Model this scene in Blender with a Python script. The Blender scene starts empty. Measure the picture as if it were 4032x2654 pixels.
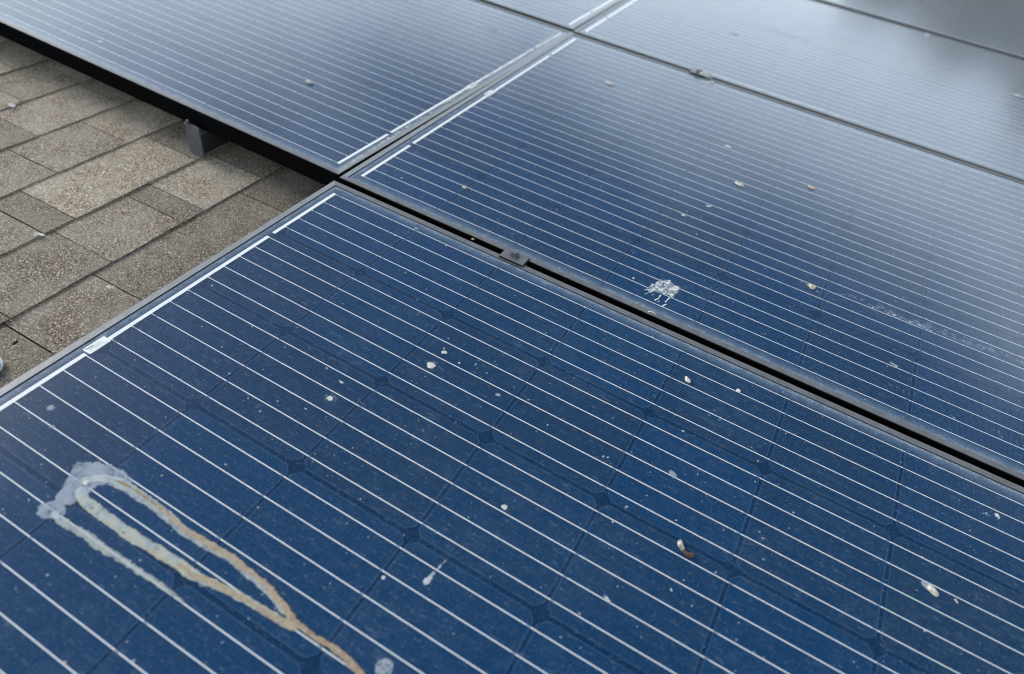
import bpy, bmesh, math, random
import numpy as np
from mathutils import Matrix, Vector, noise as mnoise

random.seed(7); RNG = np.random.default_rng(7)
SC = bpy.context.scene
COL = SC.collection
MM = 0.001

# ------------------------------------------------------------------ camera, sky, sun, exposure
TILT = math.radians(8.2)                       # roof pitch: +x runs down the slope
T = Matrix.Rotation(TILT, 4, 'Y')              # roof frame -> world

def roof_dir(v):
    return (T.to_3x3() @ Vector(v)).normalized()

cam = bpy.data.cameras.new('camera')
cam_o = bpy.data.objects.new('camera', cam); COL.objects.link(cam_o)
R = Matrix(((0.866980, 0.482434, 0.124912), (0.417361, -0.565944, -0.710998), (-0.272316, 0.668554, -0.692011)))
cm = Matrix.Identity(4)
for r in range(3):
    cm[r][0] = R[0][r]; cm[r][1] = -R[1][r]; cm[r][2] = -R[2][r]
cm.translation = Vector((0.678806, -0.788899, 0.667707))
cam_o.matrix_world = T @ cm
cam.sensor_fit = 'HORIZONTAL'; cam.sensor_width = 36.0
cam.lens = 36.0 * 2650.0 / 4032.0
cam.clip_start = 0.02; cam.clip_end = 2000.0
cam.dof.use_dof = True
cam.dof.focus_distance = 0.97
cam.dof.aperture_fstop = 2.7
cam.dof.aperture_blades = 0
SC.camera = cam_o

SUN_AZ = math.radians(-81.0)                  # from +Y towards +X
SUN_EL = math.radians(34.0)
world = bpy.data.worlds.new('World'); SC.world = world; world.use_nodes = True
wn, wl = world.node_tree.nodes, world.node_tree.links
wn.clear()

def N(tree, typ, **kw):
    n = tree.nodes.new(typ)
    for k, v in kw.items():
        if k == 'inp':
            for kk, vv in v.items(): n.inputs[kk].default_value = vv
        else: setattr(n, k, v)
    return n

def wnode(typ, **kw): return N(world.node_tree, typ, **kw)
out = wnode('ShaderNodeOutputWorld'); bg = wnode('ShaderNodeBackground', inp={'Strength': 0.10})
sky = wnode('ShaderNodeTexSky', sky_type='NISHITA', sun_disc=False)
sky.sun_elevation = SUN_EL; sky.sun_rotation = SUN_AZ; sky.air_density = 1.0; sky.dust_density = 1.5; sky.ozone_density = 1.5
tc = wnode('ShaderNodeTexCoord'); sep = wnode('ShaderNodeSeparateXYZ'); wl.new(tc.outputs['Generated'], sep.inputs[0])
zz = wnode('ShaderNodeMath', operation='MAXIMUM'); zz.inputs[1].default_value = 0.0; wl.new(sep.outputs[2], zz.inputs[0])
za = wnode('ShaderNodeMath', operation='ADD'); za.inputs[1].default_value = 0.22; wl.new(zz.outputs[0], za.inputs[0])
dx = wnode('ShaderNodeMath', operation='DIVIDE'); wl.new(sep.outputs[0], dx.inputs[0]); wl.new(za.outputs[0], dx.inputs[1])
dy = wnode('ShaderNodeMath', operation='DIVIDE'); wl.new(sep.outputs[1], dy.inputs[0]); wl.new(za.outputs[0], dy.inputs[1])
cxyz = wnode('ShaderNodeCombineXYZ', inp={'Z': 28.5}); wl.new(dx.outputs[0], cxyz.inputs[0]); wl.new(dy.outputs[0], cxyz.inputs[1])
cn = wnode('ShaderNodeTexNoise', inp={'Scale': 1.0, 'Detail': 4.0, 'Roughness': 0.5}); wl.new(cxyz.outputs[0], cn.inputs['Vector'])
cr = wnode('ShaderNodeMapRange', interpolation_type='SMOOTHSTEP', inp={'From Min': 0.36, 'From Max': 0.64, 'To Min': 0.0, 'To Max': 0.9}); 
cmix = wnode('ShaderNodeMix', data_type='RGBA'); hz = wnode('ShaderNodeMapRange', interpolation_type='SMOOTHSTEP', inp={'From Min': 0.70, 'From Max': 0.20, 'To Min': -0.20, 'To Max': 0.16}); wl.new(sep.outputs[2], hz.inputs[0])
cov = wnode('ShaderNodeMath', operation='ADD'); wl.new(cn.outputs[0], cov.inputs[0]); wl.new(hz.outputs[0], cov.inputs[1]); wl.new(cov.outputs[0], cr.inputs[0])
wl.new(cr.outputs[0], cmix.inputs[0])
wl.new(sky.outputs[0], cmix.inputs[6]); cmix.inputs[7].default_value = (14.9, 17.2, 19.0, 1)
wl.new(cmix.outputs[2], bg.inputs['Color']); wl.new(bg.outputs[0], out.inputs['Surface'])

sun = bpy.data.lights.new('sun', 'SUN'); sun.energy = 1.5; sun.angle = math.radians(20.0); sun.color = (1.0, 0.96, 0.90)
sun_o = bpy.data.objects.new('sun', sun); COL.objects.link(sun_o)
sd = Vector((math.sin(SUN_AZ) * math.cos(SUN_EL), math.cos(SUN_AZ) * math.cos(SUN_EL), math.sin(SUN_EL)))
sun_o.rotation_euler = sd.to_track_quat('Z', 'Y').to_euler(); sun_o.location = sd * 30

vs = SC.view_settings
vs.view_transform = 'Standard'; vs.look = 'None'; vs.exposure = 0.6; vs.gamma = 1.0; vs.use_curve_mapping = False
SC.display_settings.display_device = 'sRGB'
SC.render.engine = 'CYCLES'
SC.cycles.use_denoising = True; SC.cycles.denoiser = 'OPENIMAGEDENOISE'; SC.cycles.denoising_input_passes = 'RGB_ALBEDO_NORMAL'; SC.cycles.denoising_prefilter = 'ACCURATE'
SC.cycles.use_adaptive_sampling = False; SC.cycles.max_bounces = 5; SC.cycles.transparent_max_bounces = 8
SC.cycles.filter_width = 1.05 if hasattr(SC.cycles, 'filter_width') else 1.5

# ------------------------------------------------------------------ helpers
def mesh_obj(name, me, mat=None, parent=None, loc=None):
    o = bpy.data.objects.new(name, me); COL.objects.link(o)
    if mat is not None and not me.materials: me.materials.append(mat)
    if parent is not None: o.parent = parent
    if loc is not None: o.location = loc
    return o

def pyd(name, verts, faces, smooth=False):
    me = bpy.data.meshes.new(name); me.from_pydata([tuple(v) for v in verts], [], [tuple(f) for f in faces]); me.update()
    if smooth: me.polygons.foreach_set('use_smooth', [True] * len(me.polygons))
    return me

def place(o, x, y, z=0.0, rz=0.0):              # millimetres in the roof frame
    o.matrix_world = T @ Matrix.Translation(Vector((x, y, z)) * MM) @ Matrix.Rotation(rz, 4, 'Z')

def empty(name, x, y, z=0.0, rz=0.0):
    o = bpy.data.objects.new(name, None); COL.objects.link(o); o.empty_display_size = 0.02
    place(o, x, y, z, rz); return o

def tag(o, label=None, cat=None, group=None, kind=None):
    if label: o['label'] = label
    if cat: o['category'] = cat
    if group: o['group'] = group
    if kind: o['kind'] = kind
    return o

def box_bm(bm, x0, x1, y0, y1, z0, z1, mat=0):
    vs_ = [bm.verts.new(Vector((x, y, z)) * MM) for z in (z0, z1) for y in (y0, y1) for x in (x0, x1)]
    for f in ((0, 2, 3, 1), (4, 5, 7, 6), (0, 1, 5, 4), (2, 6, 7, 3), (0, 4, 6, 2), (1, 3, 7, 5)):
        fc = bm.faces.new([vs_[i] for i in f]); fc.material_index = mat
    return vs_

def bm_mesh(name, bm, bevel=0.0):
    if bevel > 0:
        bmesh.ops.bevel(bm, geom=bm.edges[:], offset=bevel * MM, segments=1, affect='EDGES', clamp_overlap=True)
    bmesh.ops.recalc_face_normals(bm, faces=bm.faces[:])
    me = bpy.data.meshes.new(name); bm.to_mesh(me); bm.free(); return me

def box_mesh(name, x0, x1, y0, y1, z0, z1, bevel=0.0):
    bm = bmesh.new(); box_bm(bm, x0, x1, y0, y1, z0, z1); return bm_mesh(name, bm, bevel)

# ------------------------------------------------------------------ materials
class NT:
    def __init__(s, name):
        s.m = bpy.data.materials.new(name); s.m.use_nodes = True; s.t = s.m.node_tree
        s.b = next(n for n in s.t.nodes if n.type == 'BSDF_PRINCIPLED')
        s.o = next(n for n in s.t.nodes if n.type == 'OUTPUT_MATERIAL')
    def n(s, typ, **kw): return N(s.t, typ, **kw)
    def l(s, a, b): s.t.links.new(a, b)
    def math(s, op, a, b=None, c=None):
        n = s.n('ShaderNodeMath', operation=op)
        for i, v in enumerate((a, b, c)):
            if v is None: continue
            if isinstance(v, (int, float)): n.inputs[i].default_value = v
            else: s.l(v, n.inputs[i])
        return n.outputs[0]
    def mixc(s, f, a, b):
        n = s.n('ShaderNodeMix', data_type='RGBA')
        for i, v in ((0, f), (6, a), (7, b)):
            if isinstance(v, (int, float)): n.inputs[i].default_value = v
            elif isinstance(v, tuple): n.inputs[i].default_value = v if len(v) == 4 else v + (1,)
            else: s.l(v, n.inputs[i])
        return n.outputs[2]
    def rng(s, v, a, b, c=0.0, d=1.0, smooth=True):
        n = s.n('ShaderNodeMapRange', inp={'From Min': a, 'From Max': b, 'To Min': c, 'To Max': d})
        if smooth: n.interpolation_type = 'SMOOTHSTEP'
        s.l(v, n.inputs[0]); return n.outputs[0]
    def noise(s, vec, scale, detail=3.0, rough=0.55):
        n = s.n('ShaderNodeTexNoise', inp={'Scale': scale, 'Detail': detail, 'Roughness': rough}); s.l(vec, n.inputs['Vector']); return n.outputs[0]
    def set(s, **kw):
        for k, v in kw.items(): s.b.inputs[k.replace('_', ' ')].default_value = v

L_PAN, W_PAN, LIP = 1655.5, 979.5, 11.2
PITCH = 158.75; CHX, CHY, CHAM = 77.35, 76.6, 8.3; BARP = 30.65

def dust_factor(t):
    """how much dust lies on the glass: a film, smudges, specks and a heavier band along the frame; panel coordinates"""
    tcn = t.n('ShaderNodeTexCoord'); oi = t.n('ShaderNodeObjectInfo')
    sub = t.n('ShaderNodeVectorMath', operation='SUBTRACT'); t.l(oi.outputs['Color'], sub.inputs[0]); sub.inputs[1].default_value = (.5, .5, .5)
    mul = t.n('ShaderNodeVectorMath', operation='SCALE'); t.l(sub.outputs[0], mul.inputs[0]); mul.inputs['Scale'].default_value = 4.0
    add = t.n('ShaderNodeVectorMath', operation='ADD'); t.l(tcn.outputs['Object'], add.inputs[0]); t.l(mul.outputs[0], add.inputs[1])
    sp = t.n('ShaderNodeSeparateXYZ'); t.l(add.outputs[0], sp.inputs[0])
    ex = t.math('SUBTRACT', (L_PAN / 2 - LIP) * MM, t.math('ABSOLUTE', sp.outputs[0]))
    ey = t.math('SUBTRACT', (W_PAN / 2 - LIP) * MM, t.math('ABSOLUTE', sp.outputs[1]))
    geo = t.n('ShaderNodeNewGeometry'); pos = geo.outputs['Position']
    big = t.noise(pos, 9.0, 4.0); mid = t.noise(pos, 60.0, 4.0, .65); fine = t.noise(pos, 420.0, 3.0, .7)
    wob = t.math('MULTIPLY', t.math('SUBTRACT', mid, .5), .016)
    d = t.math('ADD', t.math('MINIMUM', ex, ey), wob)
    edge = t.math('ADD', t.rng(d, .026, .0, 0.0, .30), t.rng(d, .008, .0, 0.0, .36))
    edge = t.math('MULTIPLY', edge, t.rng(fine, .3, .75, .55, 1.15))
    film = t.math('MULTIPLY', t.rng(big, .35, .7, .002, .016), t.rng(mid, .35, .72, .2, 2.4))
    # scratches and smears: stretched noise
    mp = t.n('ShaderNodeMapping', inp={'Rotation': (0, 0, .5), 'Scale': (1.0, 3.2, 1.0)}); t.l(pos, mp.inputs[0])
    sm = t.rng(t.noise(mp.outputs[0], 75.0, 6.0, .72), .56, .78, 0.0, .25)
    specks = t.math('ADD', t.rng(t.noise(pos, 900.0, 1.0, .5), .65, .76, 0.0, .28), t.rng(t.noise(pos, 330.0, 5.0, .75), .56, .76, 0.0, .22))
    f = t.math('ADD', t.math('ADD', edge, film), t.math('ADD', sm, specks))
    return t.math('MINIMUM', f, .85), pos, tcn.outputs['Object'], oi, fine

DUST = (.41, .50, .57)
def glass_coat(t, pos):
    t.set(Coat_Weight=1.0, Coat_Roughness=0.13, Coat_IOR=1.46, Specular_IOR_Level=0.0, Roughness=0.6)
    bump = t.n('ShaderNodeBump', inp={'Strength': .03, 'Distance': .002}); t.l(t.noise(pos, 26.0, 2.0), bump.inputs['Height']); t.l(bump.outputs[0], t.b.inputs['Coat Normal'])

def make_cell_mat():
    t = NT('blue mono cell under glass')
    dust, pos, obj, oi, fine = dust_factor(t)
    sp = t.n('ShaderNodeSeparateXYZ'); t.l(obj, sp.inputs[0]); X, Y = sp.outputs[0], sp.outputs[1]
    ax, ay = t.math('ABSOLUTE', X), t.math('ABSOLUTE', Y)
    de = t.math('MINIMUM', t.math('SUBTRACT', CHX * MM, ax), t.math('SUBTRACT', CHY * MM, ay))
    dc = t.math('MULTIPLY', t.math('SUBTRACT', (CHX + CHY - CHAM) * MM, t.math('ADD', ax, ay)), .7071)
    d = t.math('MINIMUM', de, dc)
    line = t.math('MULTIPLY', t.math('GREATER_THAN', d, .00045), t.math('LESS_THAN', d, .00095))
    inside = t.math('GREATER_THAN', d, .0008)
    fx = t.math('FRACT', t.math('MULTIPLY', X, 1 / .00158))
    finger = t.math('MULTIPLY', t.math('LESS_THAN', fx, .27), inside)
    fy = t.math('ABSOLUTE', t.math('SUBTRACT', t.math('FRACT', t.math('MULTIPLY', Y, 1 / (BARP * MM))), .5))   # 0 midway between bars
    dash = t.math('MULTIPLY', t.math('LESS_THAN', fy, .007), t.math('MULTIPLY', t.rng(fine, .48, .56), inside))
    grain = t.noise(pos, 160.0, 2.0)
    cr = t.n('ShaderNodeValToRGB'); t.l(oi.outputs['Random'], cr.inputs[0])
    e = cr.color_ramp.elements
    e[0].position = 0; e[0].color = (.0006, .030, .090, 1); e[1].position = 1; e[1].color = (.0052, .027, .070, 1)
    m1 = e.new(.35); m1.color = (.0006, .032, .097, 1); m2 = e.new(.7); m2.color = (.0040, .028, .076, 1)
    base = t.mixc(t.rng(grain, .3, .7, 0, .35), cr.outputs[0], (.005, .030, .076))
    base = t.mixc(t.math('MULTIPLY', finger, .52), base, (.035, .105, .185))
    base = t.mixc(t.math('MULTIPLY', t.math('MAXIMUM', line, dash), .55), base, (.10, .18, .30))
    t.l(t.mixc(dust, base, DUST), t.b.inputs['Base Color'])
    glass_coat(t, pos); return t.m

def make_flat_laminate(name, col, rough=.6):
    t = NT(name); dust, pos, *_ = dust_factor(t)
    t.l(t.mixc(dust, col, DUST), t.b.inputs['Base Color']); glass_coat(t, pos); t.set(Roughness=rough); return t.m

M_CELL = make_cell_mat()
M_BACK = make_flat_laminate('dark blue back sheet under glass', (.0020, .024, .066))
M_BAR = make_flat_laminate('tinned ribbon under glass', (.93, .93, .88))
M_TAIL = make_flat_laminate('thin printed bar tail under glass', (.50, .56, .62))

def make_frame_mat(name, da, db):
    t = NT(name)
    geo = t.n('ShaderNodeNewGeometry'); pos = geo.outputs['Position']; sp = t.n('ShaderNodeSeparateXYZ'); t.l(geo.outputs['Normal'], sp.inputs[0])
    up = t.rng(sp.outputs[2], .5, .95)
    n1 = t.noise(pos, 70.0, 5.0, .65); n2 = t.noise(pos, 600.0, 3.0, .7)
    dust = t.math('MULTIPLY', up, t.math('MULTIPLY', t.rng(n1, .3, .7, .55, 1.0), t.rng(n2, .3, .7, .75, 1.0)))
    side = t.math('MULTIPLY', t.rng(n2, .68, .78), .05)
    f = t.math('MAXIMUM', dust, side)
    t.l(t.mixc(f, (.0045, .0045, .0047), t.mixc(t.rng(n1, .35, .65), da, db)), t.b.inputs['Base Color'])
    t.l(t.math('MULTIPLY', up, .6), t.b.inputs['Specular IOR Level']); t.set(Metallic=0.0, Roughness=.40); return t.m
M_FRAME = make_frame_mat('dusty black anodised frame', (.215, .21, .20), (.175, .18, .18))
M_FRAME_END = make_frame_mat('dusty black frame with paler tops', (.40, .40, .385), (.30, .31, .315))  # short-end bars: top faces paler than on the long bars

def make_metal(name, a, b, rough, metallic=.7, scale=120.0):
    t = NT(name); geo = t.n('ShaderNodeNewGeometry'); n1 = t.noise(geo.outputs['Position'], scale, 5.0, .7)
    t.l(t.mixc(t.rng(n1, .35, .65), a, b), t.b.inputs['Base Color']); t.set(Metallic=metallic, Roughness=rough)
    bp = t.n('ShaderNodeBump', inp={'Strength': .15, 'Distance': .0006}); t.l(n1, bp.inputs['Height']); t.l(bp.outputs[0], t.b.inputs['Normal'])
    return t.m
M_CLAMP = make_metal('dull grey clamp metal', (.075, .08, .085), (.15, .155, .155), .5, .4)
M_BOLT = make_metal('worn bolt steel', (.16, .165, .17), (.34, .34, .33), .36, .85, 260.0)
M_RAIL = make_metal('grey galvanised rail', (.09, .095, .105), (.13, .135, .145), .5, .5, 60.0)
M_DARK = make_metal('black rail side', (.010, .010, .010), (.016, .016, .016), .6, 0.0, 60.0)
M_SCRATCH = make_metal('bright worn marks', (.45, .47, .48), (.6, .62, .62), .5, .2)

def make_shingle_mat():
    t = NT('weathered granule shingle')
    tcn = t.n('ShaderNodeTexCoord'); oi = t.n('ShaderNodeObjectInfo'); geo = t.n('ShaderNodeNewGeometry'); pos = geo.outputs['Position']
    v = t.n('ShaderNodeTexVoronoi', feature='F1', inp={'Scale': 500.0, 'Randomness': 1.0}); t.l(pos, v.inputs['Vector'])
    v2 = t.n('ShaderNodeTexVoronoi', feature='F1', inp={'Scale': 250.0, 'Randomness': 1.0}); t.l(pos, v2.inputs['Vector'])
    gr = t.n('ShaderNodeSeparateColor'); t.l(v.outputs['Color'], gr.inputs[0])
    gr2 = t.n('ShaderNodeSeparateColor'); t.l(v2.outputs['Color'], gr2.inputs[0])
    cr = t.n('ShaderNodeValToRGB'); t.l(gr.outputs[0], cr.inputs[0]); e = cr.color_ramp.elements
    e[0].position = 0; e[0].color = (.045, .036, .027, 1); e[1].position = 1; e[1].color = (.68, .60, .47, 1)
    for p, c in ((.22, (.10, .077, .052)), (.5, (.22, .174, .119)), (.78, (.35, .278, .196)), (.93, (.47, .39, .30))):
        k = e.new(p); k.color = c + (1,)
    col = t.mixc(t.math('MULTIPLY', gr2.outputs[1], .5), cr.outputs[0], (.16, .135, .105))
    patch = t.noise(pos, 14.0, 4.0, .6)
    col = t.mixc(t.rng(patch, .35, .68, .0, .42), col, (.35, .305, .235))
    tone = t.math('SUBTRACT', oi.outputs['Color'] if False else 1.0, 0.0)
    sc = t.n('ShaderNodeSeparateColor'); t.l(oi.outputs['Color'], sc.inputs[0])
    bright = t.n('ShaderNodeVectorMath', operation='SCALE'); t.l(col, bright.inputs[0]); t.l(t.math('MULTIPLY', t.math('POWER', sc.outputs[0], 1.8), 1.52), bright.inputs['Scale'])
    t.l(bright.outputs[0], t.b.inputs['Base Color']); t.set(Roughness=.92, Specular_IOR_Level=.15)
    h = t.math('ADD', t.math('MULTIPLY', v.outputs['Distance'], -1.0), t.math('MULTIPLY', v2.outputs['Distance'], -.6))
    bp = t.n('ShaderNodeBump', inp={'Strength': .9, 'Distance': .0016}); t.l(h, bp.inputs['Height']); t.l(bp.outputs[0], t.b.inputs['Normal'])
    return t.m
M_SHINGLE = make_shingle_mat()

def make_dropping_mat():
    t = NT('dried dropping'); at = t.n('ShaderNodeAttribute', attribute_name='Col')
    geo = t.n('ShaderNodeNewGeometry'); n1 = t.noise(geo.outputs['Position'], 700.0, 3.0, .7)
    col = t.n('ShaderNodeVectorMath', operation='SCALE'); t.l(at.outputs['Color'], col.inputs[0]); t.l(t.rng(n1, .25, .75, .86, 1.12), col.inputs['Scale'])
    t.l(col.outputs[0], t.b.inputs['Base Color']); t.l(at.outputs['Alpha'], t.b.inputs['Alpha']); t.set(Roughness=.8, Specular_IOR_Level=.2); return t.m
M_DROP = make_dropping_mat()

def make_simple(name, a, b, scale=20.0, rough=.8):
    t = NT(name); geo = t.n('ShaderNodeNewGeometry'); n1 = t.noise(geo.outputs['Position'], scale, 4.0)
    t.l(t.mixc(t.rng(n1, .35, .65), a, b), t.b.inputs['Base Color']); t.set(Roughness=rough); return t.m
M_STICK = make_simple('white printed sticker', (.78, .79, .77), (.84, .84, .82), 300.0, .5)
M_INK = make_simple('dark ink', (.03, .035, .04), (.05, .055, .06), 300.0, .6)
M_INKG = make_simple('grey ink', (.28, .29, .29), (.40, .40, .39), 300.0, .6)
M_INKT = make_simple('faded tan ink', (.42, .36, .28), (.52, .45, .36), 300.0, .6)
M_GROUND = make_simple('dry ground', (.06, .065, .035), (.10, .09, .06), .2, .95)
M_HILL = make_simple('wooded hillside', (.24, .20, .13), (.34, .285, .19), .35, .95)
M_LEAF = make_simple('dry leaf', (.34, .24, .12), (.42, .32, .18), 300.0, .7)

# ------------------------------------------------------------------ ground, hills, roof
gr = mesh_obj('ground', pyd('ground', [(-900, -900, -4.5), (900, -900, -4.5), (900, 900, -4.5), (-900, 900, -4.5)], [(0, 1, 2, 3)]), M_GROUND); tag(gr, kind='structure')

def ridge(az):
    def ss(a, b, x):
        q = min(1, max(0, (x - a) / (b - a))); return q * q * (3 - 2 * q)
    h = 2.0 + 11.5 * ss(-7, 1.0, az) * (1 - ss(55, 95, az)) + 2.0 * ss(8, 24, az) * (1 - ss(55, 95, az))
    return h + .8 * math.sin(az * .9) * .5 + .5 * math.sin(az * 2.3 + 1)
hv, hf = [], []
rings = ((60.0, 0.0), (75.0, .45), (95.0, .8), (120.0, 1.0), (170.0, .9), (260.0, .2))
azs = [(-180 + 2 * i) for i in range(180)]
for i, a in enumerate(azs):
    for (rr, fr) in rings:
        top = math.tan(math.radians(ridge(a))) * 120.0
        z = -4.6 + fr * (top + 4.6) * (1.0 + .06 * mnoise.noise(Vector((a * .2, rr * .05, 0))))
        hv.append((rr * math.sin(math.radians(a)), rr * math.cos(math.radians(a)), z))
nr = len(rings)
for i in range(len(azs)):
    j = (i + 1) % len(azs)
    for k in range(nr - 1): hf.append((i * nr + k, j * nr + k, j * nr + k + 1, i * nr + k + 1))
hl = mesh_obj('hills', pyd('hills', hv, hf, True), M_HILL); tag(hl, kind='structure')

Z_ROOF = -85.0
bm = bmesh.new(); box_bm(bm, -2600, 2600, -2300, 4300, -140, -96)
roof = mesh_obj('roof', bm_mesh('roof', bm), M_SHINGLE); place(roof, 0, 0, 0); roof.color = (.75, .75, .75, 1); tag(roof, kind='structure')

def shingle_mesh(x_len, w, seed):
    """one tab: butt edge at x=0, runs up-slope to -x_len; a little wavy, 12 mm lower at the top end"""
    rr = random.Random(seed); n = 5
    ys = [-w / 2 + w * i / n for i in range(n + 1)]
    top, bot = [], []
    verts, faces = [], []
    for i, y in enumerate(ys):
        wob = rr.uniform(-.9, .9); zb = rr.uniform(-.5, .5); yj = 0 if 0 < i < n else rr.uniform(-.4, .4)
        ym = 0 if 0 < i < n else rr.uniform(-.8, .8)
        verts += [(wob, y + yj, .2 + zb), (-55, y + ym, -.7 + zb * .4), (-x_len, y, -4.2), (wob - .8, y + yj, -2.3 + zb), (-x_len, y, -6.2)]
    for i in range(n):
        a, b = i * 5, (i + 1) * 5
        faces += [(a, b, b + 1, a + 1), (a + 1, b + 1, b + 2, a + 2), (a + 3, b + 3, b, a), (a + 2, b + 2, b + 4, a + 4), (a + 4, b + 4, b + 3, a + 3)]
    a, b = 0, n * 5
    faces += [(a + 0, a + 1, a + 2, a + 4, a + 3), (b + 3, b + 4, b + 2, b + 1, b + 0)]
    me = pyd('shingle', [Vector(v) * MM for v in verts], faces)
    bm_ = bmesh.new(); bm_.from_mesh(me); bmesh.ops.recalc_face_normals(bm_, faces=bm_.faces[:]); bm_.to_mesh(me); bm_.free()
    me.materials.append(M_SHINGLE); return me

# butt lines (x) and the cuts between tabs (y) seen in each course; tone of the tab above each cut
COURSES = {
    -94: ([-620, -480, -336, -26, 110], [.82, .86, .92, .86, .80, .84]),
    -236: ([-640, -470, -302, -160.5, -110, 34, 180], [.9, .84, .88, .96, .84, 1.07, .82, .84]),
    -377: ([-560, -440, -317.5, -261, 1, 150], [.92, 1.0, .90, .84, 1.09, .84, .92]),
    -520: ([-470, -300, -190, -38.5, 96], [.95, .9, .95, .98, 1.04, .86]),
    -659: ([-420, -280, -129, 58, 190], [.9, 1.0, .86, 1.05, .90, .9]),
    -798: ([-380, -210, -60, 80, 200], [.96, .9, 1.03, .94, 1.0, .9]),
    -941: ([-400, -250, -120, 20, 170], [.9, 1.0, .92, 1.06, .93, 1.0]),
}
xs = [-94, -236, -377, -520, -659, -798, -941] + [-941 - 141.5 * k for k in range(1, 6)] + [47.5]
for xb in xs:
    if xb in COURSES: cuts, tones = COURSES[xb]
    else:
        cuts, y = [], -430 + random.uniform(-60, 60)
        while y < 190: cuts.append(y); y += random.choice((72, 110, 150, 180))
        tones = [random.uniform(.84, 1.08) for _ in range(len(cuts) + 1)]
    ed = [cuts[0] - 160] + list(cuts) + [cuts[-1] + 170]
    y = ed[0]; tl = list(tones)
    while y > -1050:
        w = random.choice((110, 150, 190)); ed.insert(0, y - w); tl.insert(0, random.uniform(.84, 1.06)); y -= w
    if ed[-1] < 330: ed.append(ed[-1] + 150); tl.append(.85)
    for k in range(len(ed) - 1):
        w = ed[k + 1] - ed[k]
        me = shingle_mesh(185.0, w - 2.3, int(xb * 31 + k * 7))
        s_ = mesh_obj('shingle', me, None, roof, Vector((xb + random.uniform(-.8, .8), (ed[k] + ed[k + 1]) / 2, Z_ROOF + random.uniform(-.5, .6))) * MM)
        s_.color = (tl[k], tl[k], tl[k], 1)

# ------------------------------------------------------------------ solar panels
def mitred_bar(length, horizontal):
    """frame profile swept along one side; u runs inward from the outer face"""
    prof = [(0, -35), (0, -20), (0, .8), (.7, 1.5), (LIP - .4, 1.5), (LIP, 1.1), (LIP, .1), (2, .1), (2, -33), (24, -33), (24, -35)]
    v, f, n = [], [], len(prof)
    for sgn in (-1, 1):
        for (u, z) in prof:
            e = sgn * (length / 2 - u)
            v.append((e, u, z) if horizontal else (u, e, z))
    for i in range(n):
        j = (i + 1) % n; f.append((i, j, n + j, n + i))
    f.append(tuple(range(n))); f.append(tuple(range(2 * n - 1, n - 1, -1)))
    return v, f

def frame_bar(parent, side):
    hor = side in ('lo', 'hi'); v, f = mitred_bar(L_PAN if hor else W_PAN, hor)
    if side == 'lo': v = [(x, y - W_PAN / 2, z) for x, y, z in v]
    if side == 'hi': v = [(x, W_PAN / 2 - y, z) for x, y, z in v]
    if side == 'start': v = [(x - L_PAN / 2, y, z) for x, y, z in v]
    if side == 'end': v = [(L_PAN / 2 - x, y, z) for x, y, z in v]
    me = pyd('frame_bar', [Vector(q) * MM for q in v], f)
    b = bmesh.new(); b.from_mesh(me); bmesh.ops.recalc_face_normals(b, faces=b.faces[:]); b.to_mesh(me); b.free()
    return mesh_obj('frame_bar', me, M_FRAME if hor else M_FRAME_END, parent)

def rect(v, f, x0, x1, y0, y1, z):
    k = len(v); v += [(x0, y0, z), (x1, y0, z), (x1, y1, z), (x0, y1, z)]; f.append((k, k + 1, k + 2, k + 3))

def text_mesh(body, size, bold=0.0, spacing=1.0):
    cu = bpy.data.curves.new('lettering', 'FONT'); cu.body = body; cu.size = size; cu.offset = bold; cu.space_character = spacing; cu.resolution_u = 3
    cu.align_x = 'LEFT'; o = bpy.data.objects.new('lettering_tmp', cu); COL.objects.link(o)
    dg = bpy.context.evaluated_depsgraph_get(); me = bpy.data.meshes.new_from_object(o.evaluated_get(dg)); bpy.data.objects.remove(o); bpy.data.curves.remove(cu)
    return me

def add_sticker(lam):
    """white maker's sticker straddling the collector strip in the middle of the short end"""
    cx, cy = -9.8 - 793.75, 1.2
    bm = bmesh.new(); hw, hh, r = 15.3, 7.0, 1.6
    pts = []
    for (sx, sy, a0) in ((1, 1, 0), (-1, 1, 90), (-1, -1, 180), (1, -1, 270)):
        for k in range(5):
            a = math.radians(a0 + 22.5 * k); pts.append((sx * (hw - r) + r * math.cos(a), sy * (hh - r) + r * math.sin(a)))
    M_ = Matrix.Rotation(math.radians(90), 3, 'Z')
    vs_ = [bm.verts.new(M_ @ (Vector((x, y, .22)) * MM)) for x, y in pts]; bm.faces.new(vs_)
    ext = bmesh.ops.extrude_face_region(bm, geom=bm.faces[:]); bmesh.ops.translate(bm, vec=Vector((0, 0, -.2)) * MM, verts=[g for g in ext['geom'] if isinstance(g, bmesh.types.BMVert)])
    st = mesh_obj('sticker', bm_mesh('sticker', bm), M_STICK, lam.parent, Vector((cx, cy, 0.05)) * MM)
    def put(me, x, y, mat):
        for v in me.vertices:
            p = Vector((v.co.x + x, v.co.y + y, .26)); v.co = (M_ @ p) * MM
        me.materials.clear(); mesh_obj('lettering', me, mat, st)
    put(text_mesh('Trina', 4.9, .16), -13.4, 1.6, M_INK)
    put(text_mesh('solar', 4.7, -.02), -2.2, 1.6, M_INKG)
    put(text_mesh('501 1907 1442 40960', 2.5, 0, 1.08), -12.4, -5.6, M_INKT)
    v, f = [], []; x = -11.5; rr = random.Random(3)
    while x < 8.5:
        w = rr.choice((.25, .4, .6, .9)); rect(v, f, x, x + w, -2.6, .3, .26); x += w + rr.choice((.3, .5, .9))
    put(pyd('lettering', v, f), 0, 0, M_INKG)
    return st

def lcolor(x, y): return (x * MM / 4 + .5, y * MM / 4 + .5, .5, 1)

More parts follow.
